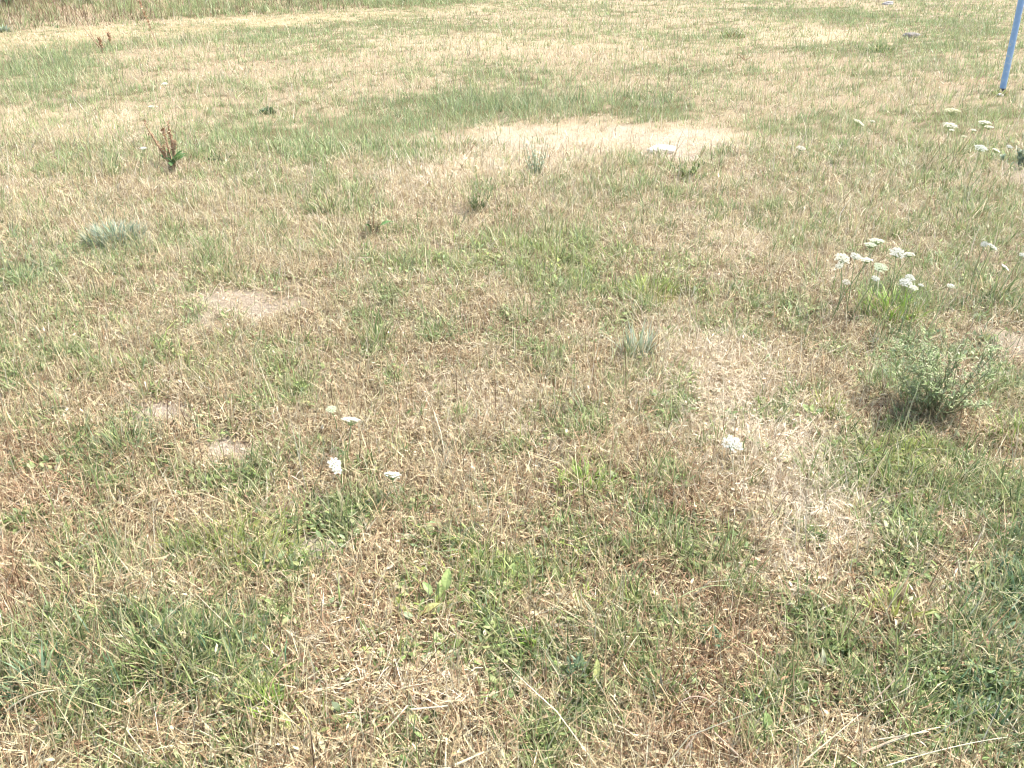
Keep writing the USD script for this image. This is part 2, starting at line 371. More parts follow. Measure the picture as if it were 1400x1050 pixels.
def ground_z(x, y):
    x, y = np.asarray(x, float), np.asarray(y, float)
    z = 0.045 * (fbm2(x, y, 0.9, 21) - .5) + 0.02 * (vnoise(x, y, 0.22, 22) - .5)
    d = path_distance(x, y)
    bank = np.clip((d - 2.0) / 6, 0, 1)
    z = z + 0.35 * bank * bank * (3 - 2 * bank) * np.clip((3 - x) / 6, 0, 1) * (0.8 + .5 * (fbm2(x, y, 1.8, 23) - .5))
    return z


# ------------------------------------------------------------------ ground: one sheet out to the horizon
ys = np.concatenate([np.linspace(-6, 0.6, 16)[:-1], 0.6 * (60 / 0.6) ** np.linspace(0, 1, 320), 60 + (900 - 60) * np.linspace(0, 1, 24)[1:] ** 2])
us = np.concatenate([-np.geomspace(12, 1.0, 16)[:-1], np.linspace(-1, 1, 260), np.geomspace(1.0, 12, 16)[1:]])
gy = np.repeat(ys[:, None], len(us), 1)
gx = us[None, :] * np.maximum(np.abs(gy), 1.4)
mm = meadow(gx.ravel(), np.maximum(gy.ravel(), 0.5))
gz = ground_z(gx.ravel(), gy.ravel())
gv = np.stack([gx.ravel(), gy.ravel(), gz], 1)
r, c = np.meshgrid(np.arange(len(ys) - 1), np.arange(len(us) - 1), indexing='ij')
q = (r * len(us) + c).ravel()
gf = np.concatenate([np.stack([q, q + 1, q + len(us) + 1], 1), np.stack([q, q + len(us) + 1, q + len(us)], 1)])
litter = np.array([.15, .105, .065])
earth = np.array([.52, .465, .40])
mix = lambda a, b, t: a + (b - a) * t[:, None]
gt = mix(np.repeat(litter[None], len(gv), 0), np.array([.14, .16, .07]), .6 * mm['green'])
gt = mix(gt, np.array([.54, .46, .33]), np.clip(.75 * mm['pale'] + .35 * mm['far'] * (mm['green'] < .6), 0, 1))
gt = mix(gt, earth, np.clip(1.4 * mm['bare'], 0, 1))
gt = mix(gt, np.array([.31, .19, .12]), .5 * mm['red'])
gt = mix(gt, np.array([.44, .38, .23]), np.clip(.8 * mm['strip'], 0, 1))
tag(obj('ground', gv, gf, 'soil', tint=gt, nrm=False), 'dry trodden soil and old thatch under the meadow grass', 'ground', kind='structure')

# ------------------------------------------------------------------ the grass
R = np.random.default_rng(20240)
STRAW = np.array([(.54, .455, .28), (.47, .385, .215), (.60, .53, .35), (.38, .30, .16), (.49, .395, .24), (.24, .17, .095), (.43, .395, .285), (.48, .435, .25)])
RED = np.array([(.44, .30, .175), (.34, .215, .12), (.52, .38, .24), (.21, .125, .07), (.15, .09, .05)])
PALE = np.array([(.62, .53, .385), (.57, .485, .35), (.66, .58, .44)])
GREEN = np.array([(.22, .28, .095), (.165, .23, .075), (.285, .33, .13), (.11, .165, .055), (.195, .255, .12), (.33, .345, .16)])
BLUE = np.array([(.12, .195, .10), (.17, .245, .145), (.085, .155, .08), (.21, .265, .13)])
YELLOW = np.array([(.33, .37, .10), (.27, .34, .08), (.37, .40, .15)])


def pick(pal, n, p=None):
    return pal[R.choice(len(pal), n, p=p)]


def scatter(n, d0, d1, power, clump=12, share=.62):
    """n ground points in the wedge the camera can see and a bit more, from d0 to d1 metres ahead; points per square metre fall as distance^-power."""
    t = R.random(n)
    e = 2 - power
    y = (d0 ** e + t * (d1 ** e - d0 ** e)) ** (1 / e)
    x = (R.random(n) * 2 - 1) * (0.67 * y + 0.35)
    az = R.uniform(0, 2 * np.pi, n)
    head = np.arange(n) // clump * clump
    tufted = (R.random(n // clump + 1) < share)[np.arange(n) // clump]
    a, r = R.uniform(0, 2 * np.pi, n), np.abs(R.normal(0, .017, n)) * (1 + y / 5)
    x = np.where(tufted, x[head] + r * np.cos(a), x)
    y = np.where(tufted, y[head] + r * np.sin(a), y)
    az = np.where(tufted, a + R.normal(0, .6, n), az)
    return x, np.maximum(y, .9), az, head, tufted


def dry_colour(m, n):
    c = pick(STRAW, n)
    t = R.random(n)
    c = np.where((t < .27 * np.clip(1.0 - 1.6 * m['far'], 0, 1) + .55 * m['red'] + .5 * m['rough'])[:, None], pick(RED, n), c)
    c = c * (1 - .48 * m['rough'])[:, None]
    c = np.where((R.random(n) < .85 * np.maximum(np.maximum(m['pale'], .7 * m['strip']), .27 * m['far'] * (1 - m['rough'])))[:, None], pick(PALE, n), c)  # pale dry heads increase with distance; grazing-view brightness is put into their colour
    return c * R.normal(1, .13, (n, 1)).clip(.6, 1.4)


def green_colour(m, n):
    c = pick(GREEN, n)
    c = np.where((R.random(n) < .85 * m['blue'])[:, None], pick(BLUE, n), c)
    c = np.where((R.random(n) < .85 * m['yellow'])[:, None], pick(YELLOW, n), c)
    c = c + (np.array([.345, .42, .20]) - c) * (.42 * np.clip(m['far'], 0, 1.3))[:, None]  # green lightened with distance: brightness of the far field painted into blade colour
    return c * R.normal(1, .15, (n, 1)).clip(.55, 1.5)


def sel(m, k):
    return {a: b[k] for a, b in m.items()}


dry_parts, litter_parts, green_parts, cover_parts = [], [], [], []


def grow(n, d0, d1, power, seg):
    x, y, az, head, tufted = scatter(n, d0, d1, power)
    m = meadow(x, y)
    dice = R.random(n)
    dice = np.where(tufted, .82 * dice[head] + .18 * dice, dice)
    size = np.where(tufted, R.normal(1, .28, n).clip(.5, 1.7)[head], .9)
    tone = np.where(tufted, R.normal(1, .16, n).clip(.6, 1.4)[head], 1)
    keep = R.random(n) < (1 - .97 * m['bare']) ** 2.2
    x, y, m, az, dice, size, tone = x[keep], y[keep], sel(m, keep), az[keep], dice[keep], size[keep], tone[keep]
    n = len(x)
    z = ground_z(x, y)
    far = np.clip((y - 2.2) / 9, 0, 1)
    wide = np.maximum(1.0, y / 3.6) ** .92
    hgt = size * np.clip(1 + .7 * m['height'], .55, 2.0) * (1 - .72 * m['strip']) * (1 + 1.7 * m['rough'])
    isg = dice < m['green'] * (1 - .35 * m['strip'])
    kind = R.random(n)
    lying = ~isg & (kind < (.60 - .15 * far) * np.where(m['rough'] > .5, .5, 1))
    stand = ~isg & ~lying
    # litter: dead blades lying in a tangle
    k = np.flatnonzero(lying)
    b = np.stack([x[k], y[k], z[k] + R.random(len(k)) ** 1.6 * .035 * hgt[k]], 1)
    mk = sel(m, k)
    c = dry_colour(mk, len(k))
    L = R.uniform(.018, .085, len(k)) * (1 + .5 * far[k]) * np.where(R.random(len(k)) < .08, 1.7, 1)
    flake = (R.random(len(k)) < .2) & (y[k] < 4.5)
    kf = np.flatnonzero(flake)
    Lf = R.uniform(.009, .026, len(kf))
    litter_parts.append(blades(b[kf] + [0, 0, .006], Lf, R.uniform(0, 2 * np.pi, len(kf)), R.uniform(.9, 1.9, len(kf)), R.normal(.4, .8, len(kf)), Lf * R.uniform(.25, .5, len(kf)), c[kf] * .9, c[kf] * 1.05, 3, R.normal(0, .5, len(kf)), 'leaf'))
    ok = np.flatnonzero(~flake)
    k, b, c, L = k[ok], b[ok], c[ok], L[ok]
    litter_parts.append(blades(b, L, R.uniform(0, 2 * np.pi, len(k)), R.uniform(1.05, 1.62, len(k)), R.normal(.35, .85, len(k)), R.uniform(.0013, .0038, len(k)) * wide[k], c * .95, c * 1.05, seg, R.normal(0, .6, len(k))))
    # standing straw
    k = np.flatnonzero(stand)
    mk = sel(m, k)
    c = dry_colour(mk, len(k)) * tone[k][:, None]
    b = np.stack([x[k], y[k], z[k] - .003], 1)
    L = R.uniform(.03, .105, len(k)) * hgt[k] * (1 + .45 * far[k]) * np.where(R.random(len(k)) < .08 + .08 * far[k], R.uniform(1.4, 2.6, len(k)), 1)
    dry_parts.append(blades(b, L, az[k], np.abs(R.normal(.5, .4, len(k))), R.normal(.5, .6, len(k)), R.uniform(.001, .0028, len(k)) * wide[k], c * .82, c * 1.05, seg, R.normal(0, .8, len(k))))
    # green blades
    k = np.flatnonzero(isg)
    mk = sel(m, k)
    c = green_colour(mk, len(k)) * tone[k][:, None]
    leafy = (R.random(len(k)) < .26) & (y[k] < 5)
    g = np.flatnonzero(~leafy)
    kk = k[g]
    cg = c[g]
    b = np.stack([x[kk], y[kk], z[kk] - .003], 1)
    tip = np.where((R.random(len(kk)) < .3)[:, None], pick(STRAW, len(kk)), cg * 1.15)
    L = R.uniform(.03, .115, len(kk)) * hgt[kk] * (1 + .35 * far[kk])
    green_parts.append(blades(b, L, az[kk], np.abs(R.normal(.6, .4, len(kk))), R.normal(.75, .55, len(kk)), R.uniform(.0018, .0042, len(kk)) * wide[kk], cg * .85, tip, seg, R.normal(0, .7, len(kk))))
    # little broad leaves of ground cover
    kk = k[leafy]
    cl = c[leafy]
    b = np.stack([x[kk], y[kk], z[kk] + R.random(len(kk)) * .03], 1)
    L = R.uniform(.011, .031, len(kk))
    cover_parts.append(blades(b, L, R.uniform(0, 2 * np.pi, len(kk)), R.uniform(.7, 1.5, len(kk)), R.normal(.5, .4, len(kk)), L * R.uniform(.35, .65, len(kk)), cl, cl * 1.1, 3, R.normal(0, .3, len(kk)), 'leaf'))


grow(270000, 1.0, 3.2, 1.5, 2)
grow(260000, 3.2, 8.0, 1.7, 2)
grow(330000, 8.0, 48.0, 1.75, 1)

TOP = [('fallen_straw', litter_parts, 'dry_blade', 'tangle of dead straw and fallen grass blades lying on the ground', 'dead grass'),
       ('dry_grass', dry_parts, 'dry_blade', 'short standing dry straw-coloured grass all over the meadow', 'dry grass'),
       ('green_grass', green_parts, 'green_blade', 'short green grass blades growing in patches through the dry meadow', 'grass'),
       ('ground_cover', cover_parts, 'leaf', 'tiny round-leaved weeds low among the nearby grass', 'ground cover')]
for name, parts, mat, label, cat in TOP:
    v, f, c = join(parts)
    tag(obj(name, v, f, mat, tint=c, nrm=False), label, cat, kind='stuff')
    parts.clear()

# ------------------------------------------------------------------ the blue pole
base = at(1369.5, 127)
pole = thing('blue_pole', 'thin blue painted metal pole standing upright in the grass', 'pole', (base[0], base[1], float(ground_z(base[0], base[1]))))
PR, PH = 0.036, 2.45
lean = np.array([-0.022, 0.0, 1.0])
lean /= np.linalg.norm(lean)


def ring_tube(z0, z1, r0, r1, n=8, sides=28):
    prof = [(r0 + (r1 - r0) * k / n, z0 + (z1 - z0) * k / n) for k in range(n + 1)]
    v, f = [], []
    for rr, zz in prof:
        for j in range(sides):
            a = 2 * np.pi * j / sides
            v.append(lean * zz + np.array([rr * math.cos(a), rr * math.sin(a), 0]))
    for i in range(n):
        for j in range(sides):
            a, b = i * sides + j, i * sides + (j + 1) % sides
            f += [[a, b, b + sides], [a, b + sides, a + sides]]
    v += [lean * z0, lean * z1]
    k = len(v)
    for j in range(sides):
        f += [[k - 2, (j + 1) % sides, j], [k - 1, n * sides + j, n * sides + (j + 1) % sides]]
    return np.array(v), np.array(f)


obj('shaft', *ring_tube(0.05, PH, PR, PR, 10), 'blue_paint', pole, smooth=40)
obj('base', *ring_tube(-0.1, 0.05, PR - .002, PR - .002, 4), 'rusty_steel', pole, smooth=40)
obj('cap', *ring_tube(PH, PH + .018, PR + .003, PR - .006, 3), 'rusty_steel', pole, smooth=40)


# ------------------------------------------------------------------ stones
def stone(name, px, py, wpx, aspect, high, mat, label, seed, yaw=0.0):
    m = metres_per_pixel(px, py)
    p = at(px, py)
    w = wpx * m / 2
    ico = trimesh.creation.icosphere(4)
    v = np.array(ico.vertices)
    rg = np.random.default_rng(seed)
    d = np.zeros(len(v))
    for k in range(7):
        a = rg.normal(size=3)
        a /= np.linalg.norm(a)
        d -= np.maximum(v @ a - rg.uniform(.55, .8), 0) * .45
    for k in range(14):
        a = rg.normal(size=3) * (2 + k * .5)
        d += .05 / (1 + .3 * k) * np.sin(v @ a + rg.uniform(0, 6))
    v = v * (1 + d)[:, None] * np.array([w, w * aspect, w * high])
    c, s_ = math.cos(yaw), math.sin(yaw)
    v = np.stack([v[:, 0] * c - v[:, 1] * s_, v[:, 0] * s_ + v[:, 1] * c, v[:, 2]], 1)
    v[:, 2] += w * high * .35 + float(ground_z(p[0], p[1]))
    o = obj(name, v + np.array([p[0], p[1], 0]), np.array(ico.faces), mat, smooth=50)
    tag(o, label, 'stone')


stone('pale_stone', 905, 207, 42, .8, .36, 'pale_stone', 'flat whitish stone at the edge of the bleached bare patch', 5, .2)
stone('pale_stone', 1367, 131, 9, .8, .6, 'pale_stone', 'tiny pale stone at the foot of the blue pole', 8)
stone('grey_stone', 1214, 7, 16, .8, .5, 'grey_stone', 'far pale grey stone near the top edge of the meadow', 11)
stone('dark_stone', 1246, 51, 27, .8, .36, 'dark_stone', 'low brownish-grey stone lying on the pale grass left of the blue pole', 3, .4)


# ------------------------------------------------------------------ plants
def leaf(p, az, inc, curve, L, w, c0, c1, n=7, fold=.25, wave=.0, shape=1.0):
    """One broad leaf: a folded blade with a midrib, from p outwards."""
    p = np.array(p, float)
    hx, hy = math.cos(az), math.sin(az)
    side = np.array([-hy, hx, 0])
    v, c, f = [], [], []
    ang = inc
    c0, c1 = np.array(c0, float), np.array(c1, float)
    for k in range(n + 1):
        s = k / n
        h = w / 2 * max(math.sin(math.pi * s ** shape) ** .8 if 0 < s < 1 else 0, .05 * (1 - s))
        up = np.array([-hx * math.cos(ang), -hy * math.cos(ang), math.sin(ang)])
        lift = up * h * fold
        wob = wave * h * math.sin(9 * s + az)
        v += [p - side * h + lift + up * wob, p.copy(), p + side * h + lift - up * wob]
        cc = c0 + (c1 - c0) * s
        c += [cc * 1.0, cc * 1.15, cc * .95]
        p = p + np.array([hx * math.sin(ang), hy * math.sin(ang), math.cos(ang)]) * (L / n)
        ang += curve / n
    for k in range(n):
        a = 3 * k
        f += [[a, a + 1, a + 4], [a, a + 4, a + 3], [a + 1, a + 2, a + 5], [a + 1, a + 5, a + 4]]
    return np.array(v), np.array(f), np.array(c)


def put(name, parent, g, mat, label=None, kind=None):
    o = obj(name, g[0], g[1], mat, parent, tint=g[2])
    tag(o, label, kind=kind)
    return o


def root_at(px, py):
    p = at(px, py)
    return np.array([p[0], p[1], float(ground_z(p[0], p[1]))])


PAL = {'green': GREEN, 'blue': BLUE, 'yellow': YELLOW, 'straw': STRAW, 'pale': PALE, 'dark': np.array([(.06, .11, .04), (.08, .14, .05), (.05, .09, .04)]),
       'silver': np.array([(.27, .335, .24), (.22, .28, .19), (.18, .24, .15), (.32, .37, .28)]), 'olive': np.array([(.17, .22, .09), (.22, .26, .12), (.12, .165, .07), (.19, .22, .12)]), 'ash': np.array([(.40, .45, .33), (.34, .40, .27), (.45, .49, .37), (.28, .34, .21)]), 'drab': np.array([(.48, .43, .27), (.42, .37, .22), (.54, .48, .32)]), 'bright': np.array([(.25, .37, .07), (.31, .41, .10), (.20, .31, .06)]),
       'brown': np.array([(.43, .29, .18), (.34, .22, .13), (.50, .36, .23)])}


def tuft(px, py, hpx, wpx, n, pal, label, seed, dry=.3, lay=.75, wide=1.7, name='grass_tuft', cat='grass tuft', group='tufts of grass in the meadow'):
    """A clump of blades rooted at pixel (px, py), hpx tall and wpx wide in the photograph."""
    rg = np.random.default_rng(seed)
    m = metres_per_pixel(px, py)
    t = thing(name, label, cat, root_at(px, py), group)
    H, W, n = hpx * m * 1.05, wpx * m, int(n * 1.6)
    for nm, cnt, pl, mt in (('green_blades', int(n * (1 - dry)), PAL[pal], 'green_blade'), ('dry_blades', int(n * dry), STRAW, 'dry_blade')):
        if cnt < 8:
            continue
        a = rg.uniform(0, 2 * np.pi, cnt)
        rr = rg.random(cnt) ** .6 * W * .42
        b = np.stack([rr * np.cos(a), rr * np.sin(a), np.full(cnt, -.004)], 1)
        az = a + rg.normal(0, .7, cnt)
        c = pl[rg.integers(0, len(pl), cnt)] * rg.normal(1, .14, (cnt, 1)).clip(.6, 1.4)
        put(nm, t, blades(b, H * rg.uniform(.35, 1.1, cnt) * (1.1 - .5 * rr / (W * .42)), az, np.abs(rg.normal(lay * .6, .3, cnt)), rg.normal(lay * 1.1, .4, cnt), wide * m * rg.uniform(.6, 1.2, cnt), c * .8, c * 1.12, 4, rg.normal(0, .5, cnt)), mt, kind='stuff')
    return t


tuft(800, 668, 42, 90, 120, 'bright', 'bright green spreading tuft just below the middle of the meadow', 1, .1, .8, 4)
tuft(310, 378, 36, 66, 80, 'green', 'dark green upright tuft beside the pale grey bare patch', 2, .45)
tuft(345, 762, 45, 150, 190, 'yellow', 'wide sprawling yellow-green tuft with arching blades', 3, .2, 1.0, 3)
tuft(95, 488, 28, 52, 100, 'green', 'small dense green tuft near the left edge, alone in dry grass', 4)
tuft(512, 470, 56, 54, 60, 'green', 'tall narrow column-like green tuft in dry straw', 5, .4, .4)
tuft(455, 290, 30, 76, 110, 'green', 'upright grey-green tuft above the centre of the meadow', 7)
tuft(172, 618, 50, 80, 140, 'green', 'dark green tuft just below the square grey bare patch', 8)
tuft(1130, 560, 36, 56, 90, 'yellow', 'olive tuft left of the bushy weed', 9)
tuft(1185, 712, 40, 70, 90, 'green', 'blue-green tuft at the edge of the pale trampled straw', 10)
tuft(1270, 690, 50, 110, 160, 'green', 'broad leafy green tuft below the bushy weed', 11, .1, .7)
tuft(1222, 850, 62, 70, 70, 'yellow', 'forked pale green tuft with stiff blades beside fallen straw', 12, .25, .6, 5)
tuft(1385, 600, 44, 70, 110, 'bright', 'fresh green tuft on the right edge beside the bushy weed', 13)
tuft(726, 882, 42, 36, 40, 'bright', 'small fresh green tuft of few upright blades among dry litter', 14, .05, .4, 5)
tuft(806, 828, 34, 50, 50, 'bright', 'small bright tuft right of the broad-leaved plant', 15, .05, .7, 5)
tuft(240, 910, 80, 150, 240, 'green', 'largest dark green tuft in the lower left of the meadow', 16, .12, .8, 4)
tuft(60, 950, 70, 120, 150, 'blue', 'dark bluish-green tuft in the bottom left corner', 17, .12, .8, 4)
tuft(380, 990, 55, 60, 70, 'bright', 'yellowish bright tuft beside the yellowing broad leaves', 18, .2, .6, 5)
tuft(890, 405, 36, 90, 150, 'yellow', 'low yellow-green tuft in the middle distance', 19, .15, .7)
tuft(1215, 428, 44, 100, 170, 'bright', 'bright green leafy tuft under the white flower cluster', 20, .1, .6)
tuft(1360, 405, 40, 70, 110, 'green', 'green tuft with long blades to the right of the white flower cluster', 21)
tuft(905, 965, 60, 70, 90, 'green', 'arching dark green tuft at the bottom beside pinkish dead grass', 22, .25, .8, 4)
tuft(632, 752, 36, 36, 60, 'blue', 'small bluish-green tuft above the broad-leaved plant', 23, .1, .4)
tuft(335, 690, 38, 90, 140, 'green', 'dark green low tuft between grey bare spots', 24)
tuft(1330, 300, 30, 90, 140, 'green', 'soft green tuft above the right hand flowers', 25)
tuft(1392, 815, 55, 120, 140, 'blue', 'large blue-green clump on the lower right edge', 26, .06, .7, 4)
tuft(1345, 1000, 60, 100, 130, 'blue', 'dark green clump in the bottom right corner', 27, .12, .8, 4)
tuft(870, 488, 60, 50, 75, 'ash', 'pale blue-green feathery tuft right of the centre', 28, .3, .4, 1.7)
tuft(1200, 70, 14, 60, 120, 'green', 'dark green distant tuft left of the brownish-grey stone', 29)
tuft(1366, 129, 9, 22, 60, 'yellow', 'small yellowish tuft hiding the foot of the blue pole', 40, .4)
tuft(1000, 52, 14, 40, 90, 'green', 'small bright distant tuft above the bleached patch', 30)
tuft(300, 219, 10, 36, 70, 'dark', 'very dark low clump right of the brown dock', 31, .02, .9, 3, 'dark_clump', 'weed', None)
tuft(366, 154, 11, 26, 60, 'dark', 'dark green clump beyond the brown dock', 32, .02, .8, 4, 'dark_clump', 'weed', None)
tuft(160, 330, 36, 96, 560, 'silver', 'silvery blue-green dome-shaped weed in dry grass', 33, .2, .8, 1.7, 'silver_weed', 'weed', None)
tuft(4, 44, 14, 20, 60, 'silver', 'small pale teal-green weed beside the mown strip at the left edge', 34, .0, .7, 3, 'silver_weed', 'weed', None)
tuft(132, 17, 20, 44, 150, 'pale', 'heap of pale cream dead grass leaning beyond the mown strip', 35, .5, .9, 3, 'dead_grass_heap', 'dead grass', None)


# a weed with leafy stems: stem > leaves, or bare stems with a seed head
def leafy_weed(px, py, hpx, n_stems, spread, pal, leaf_px, per_stem, label, seed, name='leafy_weed', stem_c=(.32, .34, .20), stem_px=1.0, width=.3):
    rg = np.random.default_rng(seed)
    m = metres_per_pixel(px, py)
    t = thing(name, label, 'weed', root_at(px, py))
    for i in range(n_stems):
        az = 2 * np.pi * i / n_stems + rg.normal(0, .4)
        H = hpx * m * rg.uniform(.4, 1.1)
        out = spread * m * rg.uniform(.1, 1.0)
        p0 = np.array([.015 * math.cos(az), .015 * math.sin(az), -.005])
        p1 = np.array([out * math.cos(az), out * math.sin(az), H])
        pts = bent(p0, p1, np.array([math.cos(az), math.sin(az), 0]) * out * rg.normal(.1, .25) + np.array([0, rg.normal(0, .04) * H, 0]), 8)
        st = put('stem', t, tube(pts, np.linspace(stem_px * m * .6, stem_px * m * .25, 8), 5, stem_c), 'stem')
        k = per_stem
        s = rg.uniform(.12, 1.0, k)
        idx = s * 7
        lo = np.floor(idx).astype(int).clip(0, 6)
        b = pts[lo] + (pts[lo + 1] - pts[lo]) * (idx - lo)[:, None]
        pl = PAL[pal]
        c = pl[rg.integers(0, len(pl), k)] * rg.normal(1, .15, (k, 1)).clip(.6, 1.4)
        L = leaf_px * m * rg.uniform(.5, 1.1, k) * (1.15 - .5 * s)
        put('foliage', st, blades(b, L, rg.uniform(0, 2 * np.pi, k), rg.uniform(.3, 1.2, k), rg.normal(.5, .4, k), L * width * rg.uniform(.7, 1.2, k), c * .95, c * 1.1, 3, None, 'leaf'), 'leaf', kind='stuff')
    return t


def bushy_weed(px, py, label, seed):
    rg = np.random.default_rng(seed)
    m = metres_per_pixel(px, py)
    t = thing('bushy_weed', label, 'weed', root_at(px, py))
    pal = np.array([(.29, .355, .17), (.235, .305, .125), (.345, .395, .205), (.19, .255, .10), (.39, .385, .235)])
    put('woody_foot', t, tube(bent((-.02, .0, -.02), (.012, .01, .05), (.004, 0, 0), 5), np.linspace(.012, .006, 5), 7, (.13, .09, .06)), 'stem')
    for i in range(44):
        a = rg.uniform(0, 2 * np.pi)
        lean_ = rg.uniform(.05, 1.0) ** .7
        H = 138 * m * rg.uniform(.5, 1.0) * (1 - .45 * lean_ ** 2)
        out = 86 * m * lean_ * rg.uniform(.7, 1.25)
        p0 = np.array([.02 * math.cos(a) * rg.random(), .02 * math.sin(a) * rg.random(), -.005])
        pts = bent(p0, (out * math.cos(a), out * math.sin(a), H), (rg.normal(0, .02), rg.normal(0, .02), rg.uniform(-.01, .035) * lean_), 9)
        pts[2:-1] += rg.normal(0, .004, (6, 3))
        dead = rg.random() < .12
        sc = (.40, .33, .22) if dead else (.23, .23, .12)
        parts = [tube(pts, np.linspace(.0021, .0007, 9), 5, sc)]
        ends = [pts]
        for k in range(int(rg.integers(3, 7))):
            q = int(rg.integers(2, 8))
            d = pts[q + 1 if q < 8 else 8] - pts[q - 1]
            d = d / np.linalg.norm(d) + rg.normal(0, .55, 3)
            d[2] = abs(d[2])
            tw = bent(pts[q], pts[q] + d / np.linalg.norm(d) * rg.uniform(.03, .085), rg.normal(0, .006, 3), 6)
            parts.append(tube(tw, np.linspace(.001, .0004, 6), 4, sc))
            ends.append(tw)
        st = put('stem', t, join(parts), 'stem')
        if dead:
            continue
        bs = []
        for e in ends:
            k = int(rg.integers(9, 18)) if len(e) == 6 else int(rg.integers(12, 26))
            s_ = rg.uniform(.2, 1, k) * (len(e) - 1.001)
            lo = s_.astype(int)
            bs.append(e[lo] + (e[lo + 1] - e[lo]) * (s_ - lo)[:, None])
        b = np.vstack(bs)
        k = len(b)
        c = pal[rg.integers(0, 5, k)] * rg.normal(1, .16, (k, 1)).clip(.6, 1.5)
        L = rg.uniform(.010, .028, k)
        put('foliage', st, blades(b, L, rg.uniform(0, 2 * np.pi, k), rg.uniform(.2, 1.7, k), rg.normal(.5, .5, k), L * rg.uniform(.14, .3, k), c * .95, c * 1.1, 3, None, 'leaf'), 'leaf', kind='stuff')
    return t


bushy_weed(1276, 570, 'large bushy grey-green weed spreading from one woody foot', 50)
leafy_weed(733, 240, 48, 16, 20, 'ash', 7, 16, 'slender pale grey-green weed in front of the bleached patch', 51)
leafy_weed(652, 290, 42, 14, 22, 'green', 9, 14, 'mid green upright leafy weed above the centre', 52)
leafy_weed(785, 935, 60, 5, 18, 'blue', 15, 20, 'bluish thin-leaved weed standing in dry litter at the bottom', 53, width=.3)
leafy_weed(975, 885, 44, 5, 22, 'blue', 20, 10, 'blue-green weed with pointed leaves in the lower right', 54, width=.34)
leafy_weed(940, 245, 24, 16, 44, 'green', 8, 24, 'low dark green weed below the flat whitish stone', 55)
leafy_weed(1125, 890, 40, 5, 28, 'green', 20, 14, 'dark leafy weed beside the forked pale green tuft', 56, width=.4)
leafy_weed(475, 640, 34, 9, 34, 'green', 11, 20, 'dark green weed beside the tilted white flower', 57)
leafy_weed(1395, 230, 30, 8, 36, 'silver', 12, 22, 'grey weed on the right edge below the far white flowers', 58)
leafy_weed(14, 22, 34, 12, 30, 'dark', 7, 60, 'dark green bush in the far left corner beyond the strip', 59, 'small_bush', (.08, .07, .04), 1.5, .5)


def spike_weed(px, py, tops, label, name, seed, head=True, thick=1.6, rosette=0, pal='brown'):
    """Dead brown stems from one foot to the given pixels, with knobbly seed heads along their upper half."""
    rg = np.random.default_rng(seed)
    m = metres_per_pixel(px, py)
    t = thing(name, label, 'weed', root_at(px, py))
    for tx, ty in tops:
        H = (py - ty) * m * 1.04
        p1 = np.array([(tx - px) * m, rg.normal(0, .15) * H, H])
        pts = bent((0, 0, -.01), p1, (rg.normal(0, .04) * H, 0, 0), 8)
        st = put('stem', t, tube(pts, np.linspace(thick * m, thick * m * .4, 8), 5, (.36, .24, .15), (.42, .29, .18)), 'stem')
        if head:
            k = 80
            s = rg.uniform(.38, 1.0, k)
            idx = s * 7
            lo = np.floor(idx).astype(int).clip(0, 6)
            b = pts[lo] + (pts[lo + 1] - pts[lo]) * (idx - lo)[:, None] + rg.normal(0, thick * m * .8, (k, 3))
            c = PAL[pal][rg.integers(0, 3, k)] * rg.normal(1, .2, (k, 1)).clip(.5, 1.5)
            L = rg.uniform(2, 5, k) * m
            put('seed_head', st, blades(b, L, rg.uniform(0, 6.28, k), rg.uniform(.2, 1.8, k), rg.normal(0, .5, k), L * .6, c, c, 2, None, 'leaf'), 'dry_blade', kind='stuff')
    for i in range(rosette):
        az = 2 * np.pi * i / rosette + rg.normal(0, .3)
        L = rg.uniform(18, 38) * m
        c = PAL['dark'][rg.integers(0, 3)] * 1.6
        put('leaf', t, leaf((.01 * math.cos(az), .01 * math.sin(az), .04), az, rg.uniform(.5, 1.1), rg.uniform(.4, 1.0), L, L * .3, c, c * 1.1, wave=.25), 'leaf')
    return t


spike_weed(238, 233, [(213, 172), (238, 174), (228, 185), (245, 196), (232, 200)], 'dead brown dock with forked seed stems and dark leaves at its foot', 'dock_plant', 60, True, 1.8, 11)
spike_weed(512, 322, [(516, 276), (509, 290), (520, 298), (514, 284), (506, 302)], 'short brown seed spike left of the leafy upright weed', 'dock_plant', 61, True, 1.3, 3, 'drab')
spike_weed(640, 209, [(633, 192), (652, 194), (641, 196)], 'small dark forked dead twig at the left end of the bleached patch', 'dead_twig', 62, False, 1.2)
spike_weed(1018, 82, [(1008, 74), (1027, 77), (1016, 76)], 'dark dead twig curled on the far grass left of the brownish-grey stone', 'dead_twig', 63, False, 1.4)
spike_weed(216, 62, [(202, 8)], 'tall lone dark stalk standing in front of the mown strip', 'tall_stalk', 64, True, .6, 0, 'brown')
spike_weed(141, 72, [(140, 56)], 'stubby stalk with a dark round seed head before the strip', 'tall_stalk', 65, True, 1.0, 0, 'brown')
spike_weed(138, 66, [(114, 32), (127, 38)], 'thin pale forked stalk leaning left over the mown strip', 'tall_stalk', 66, False, .8)
spike_weed(152, 62, [(151, 46)], 'short dark stalk right of the leaning forked stalk', 'tall_stalk', 67, True, .7, 0, 'brown')


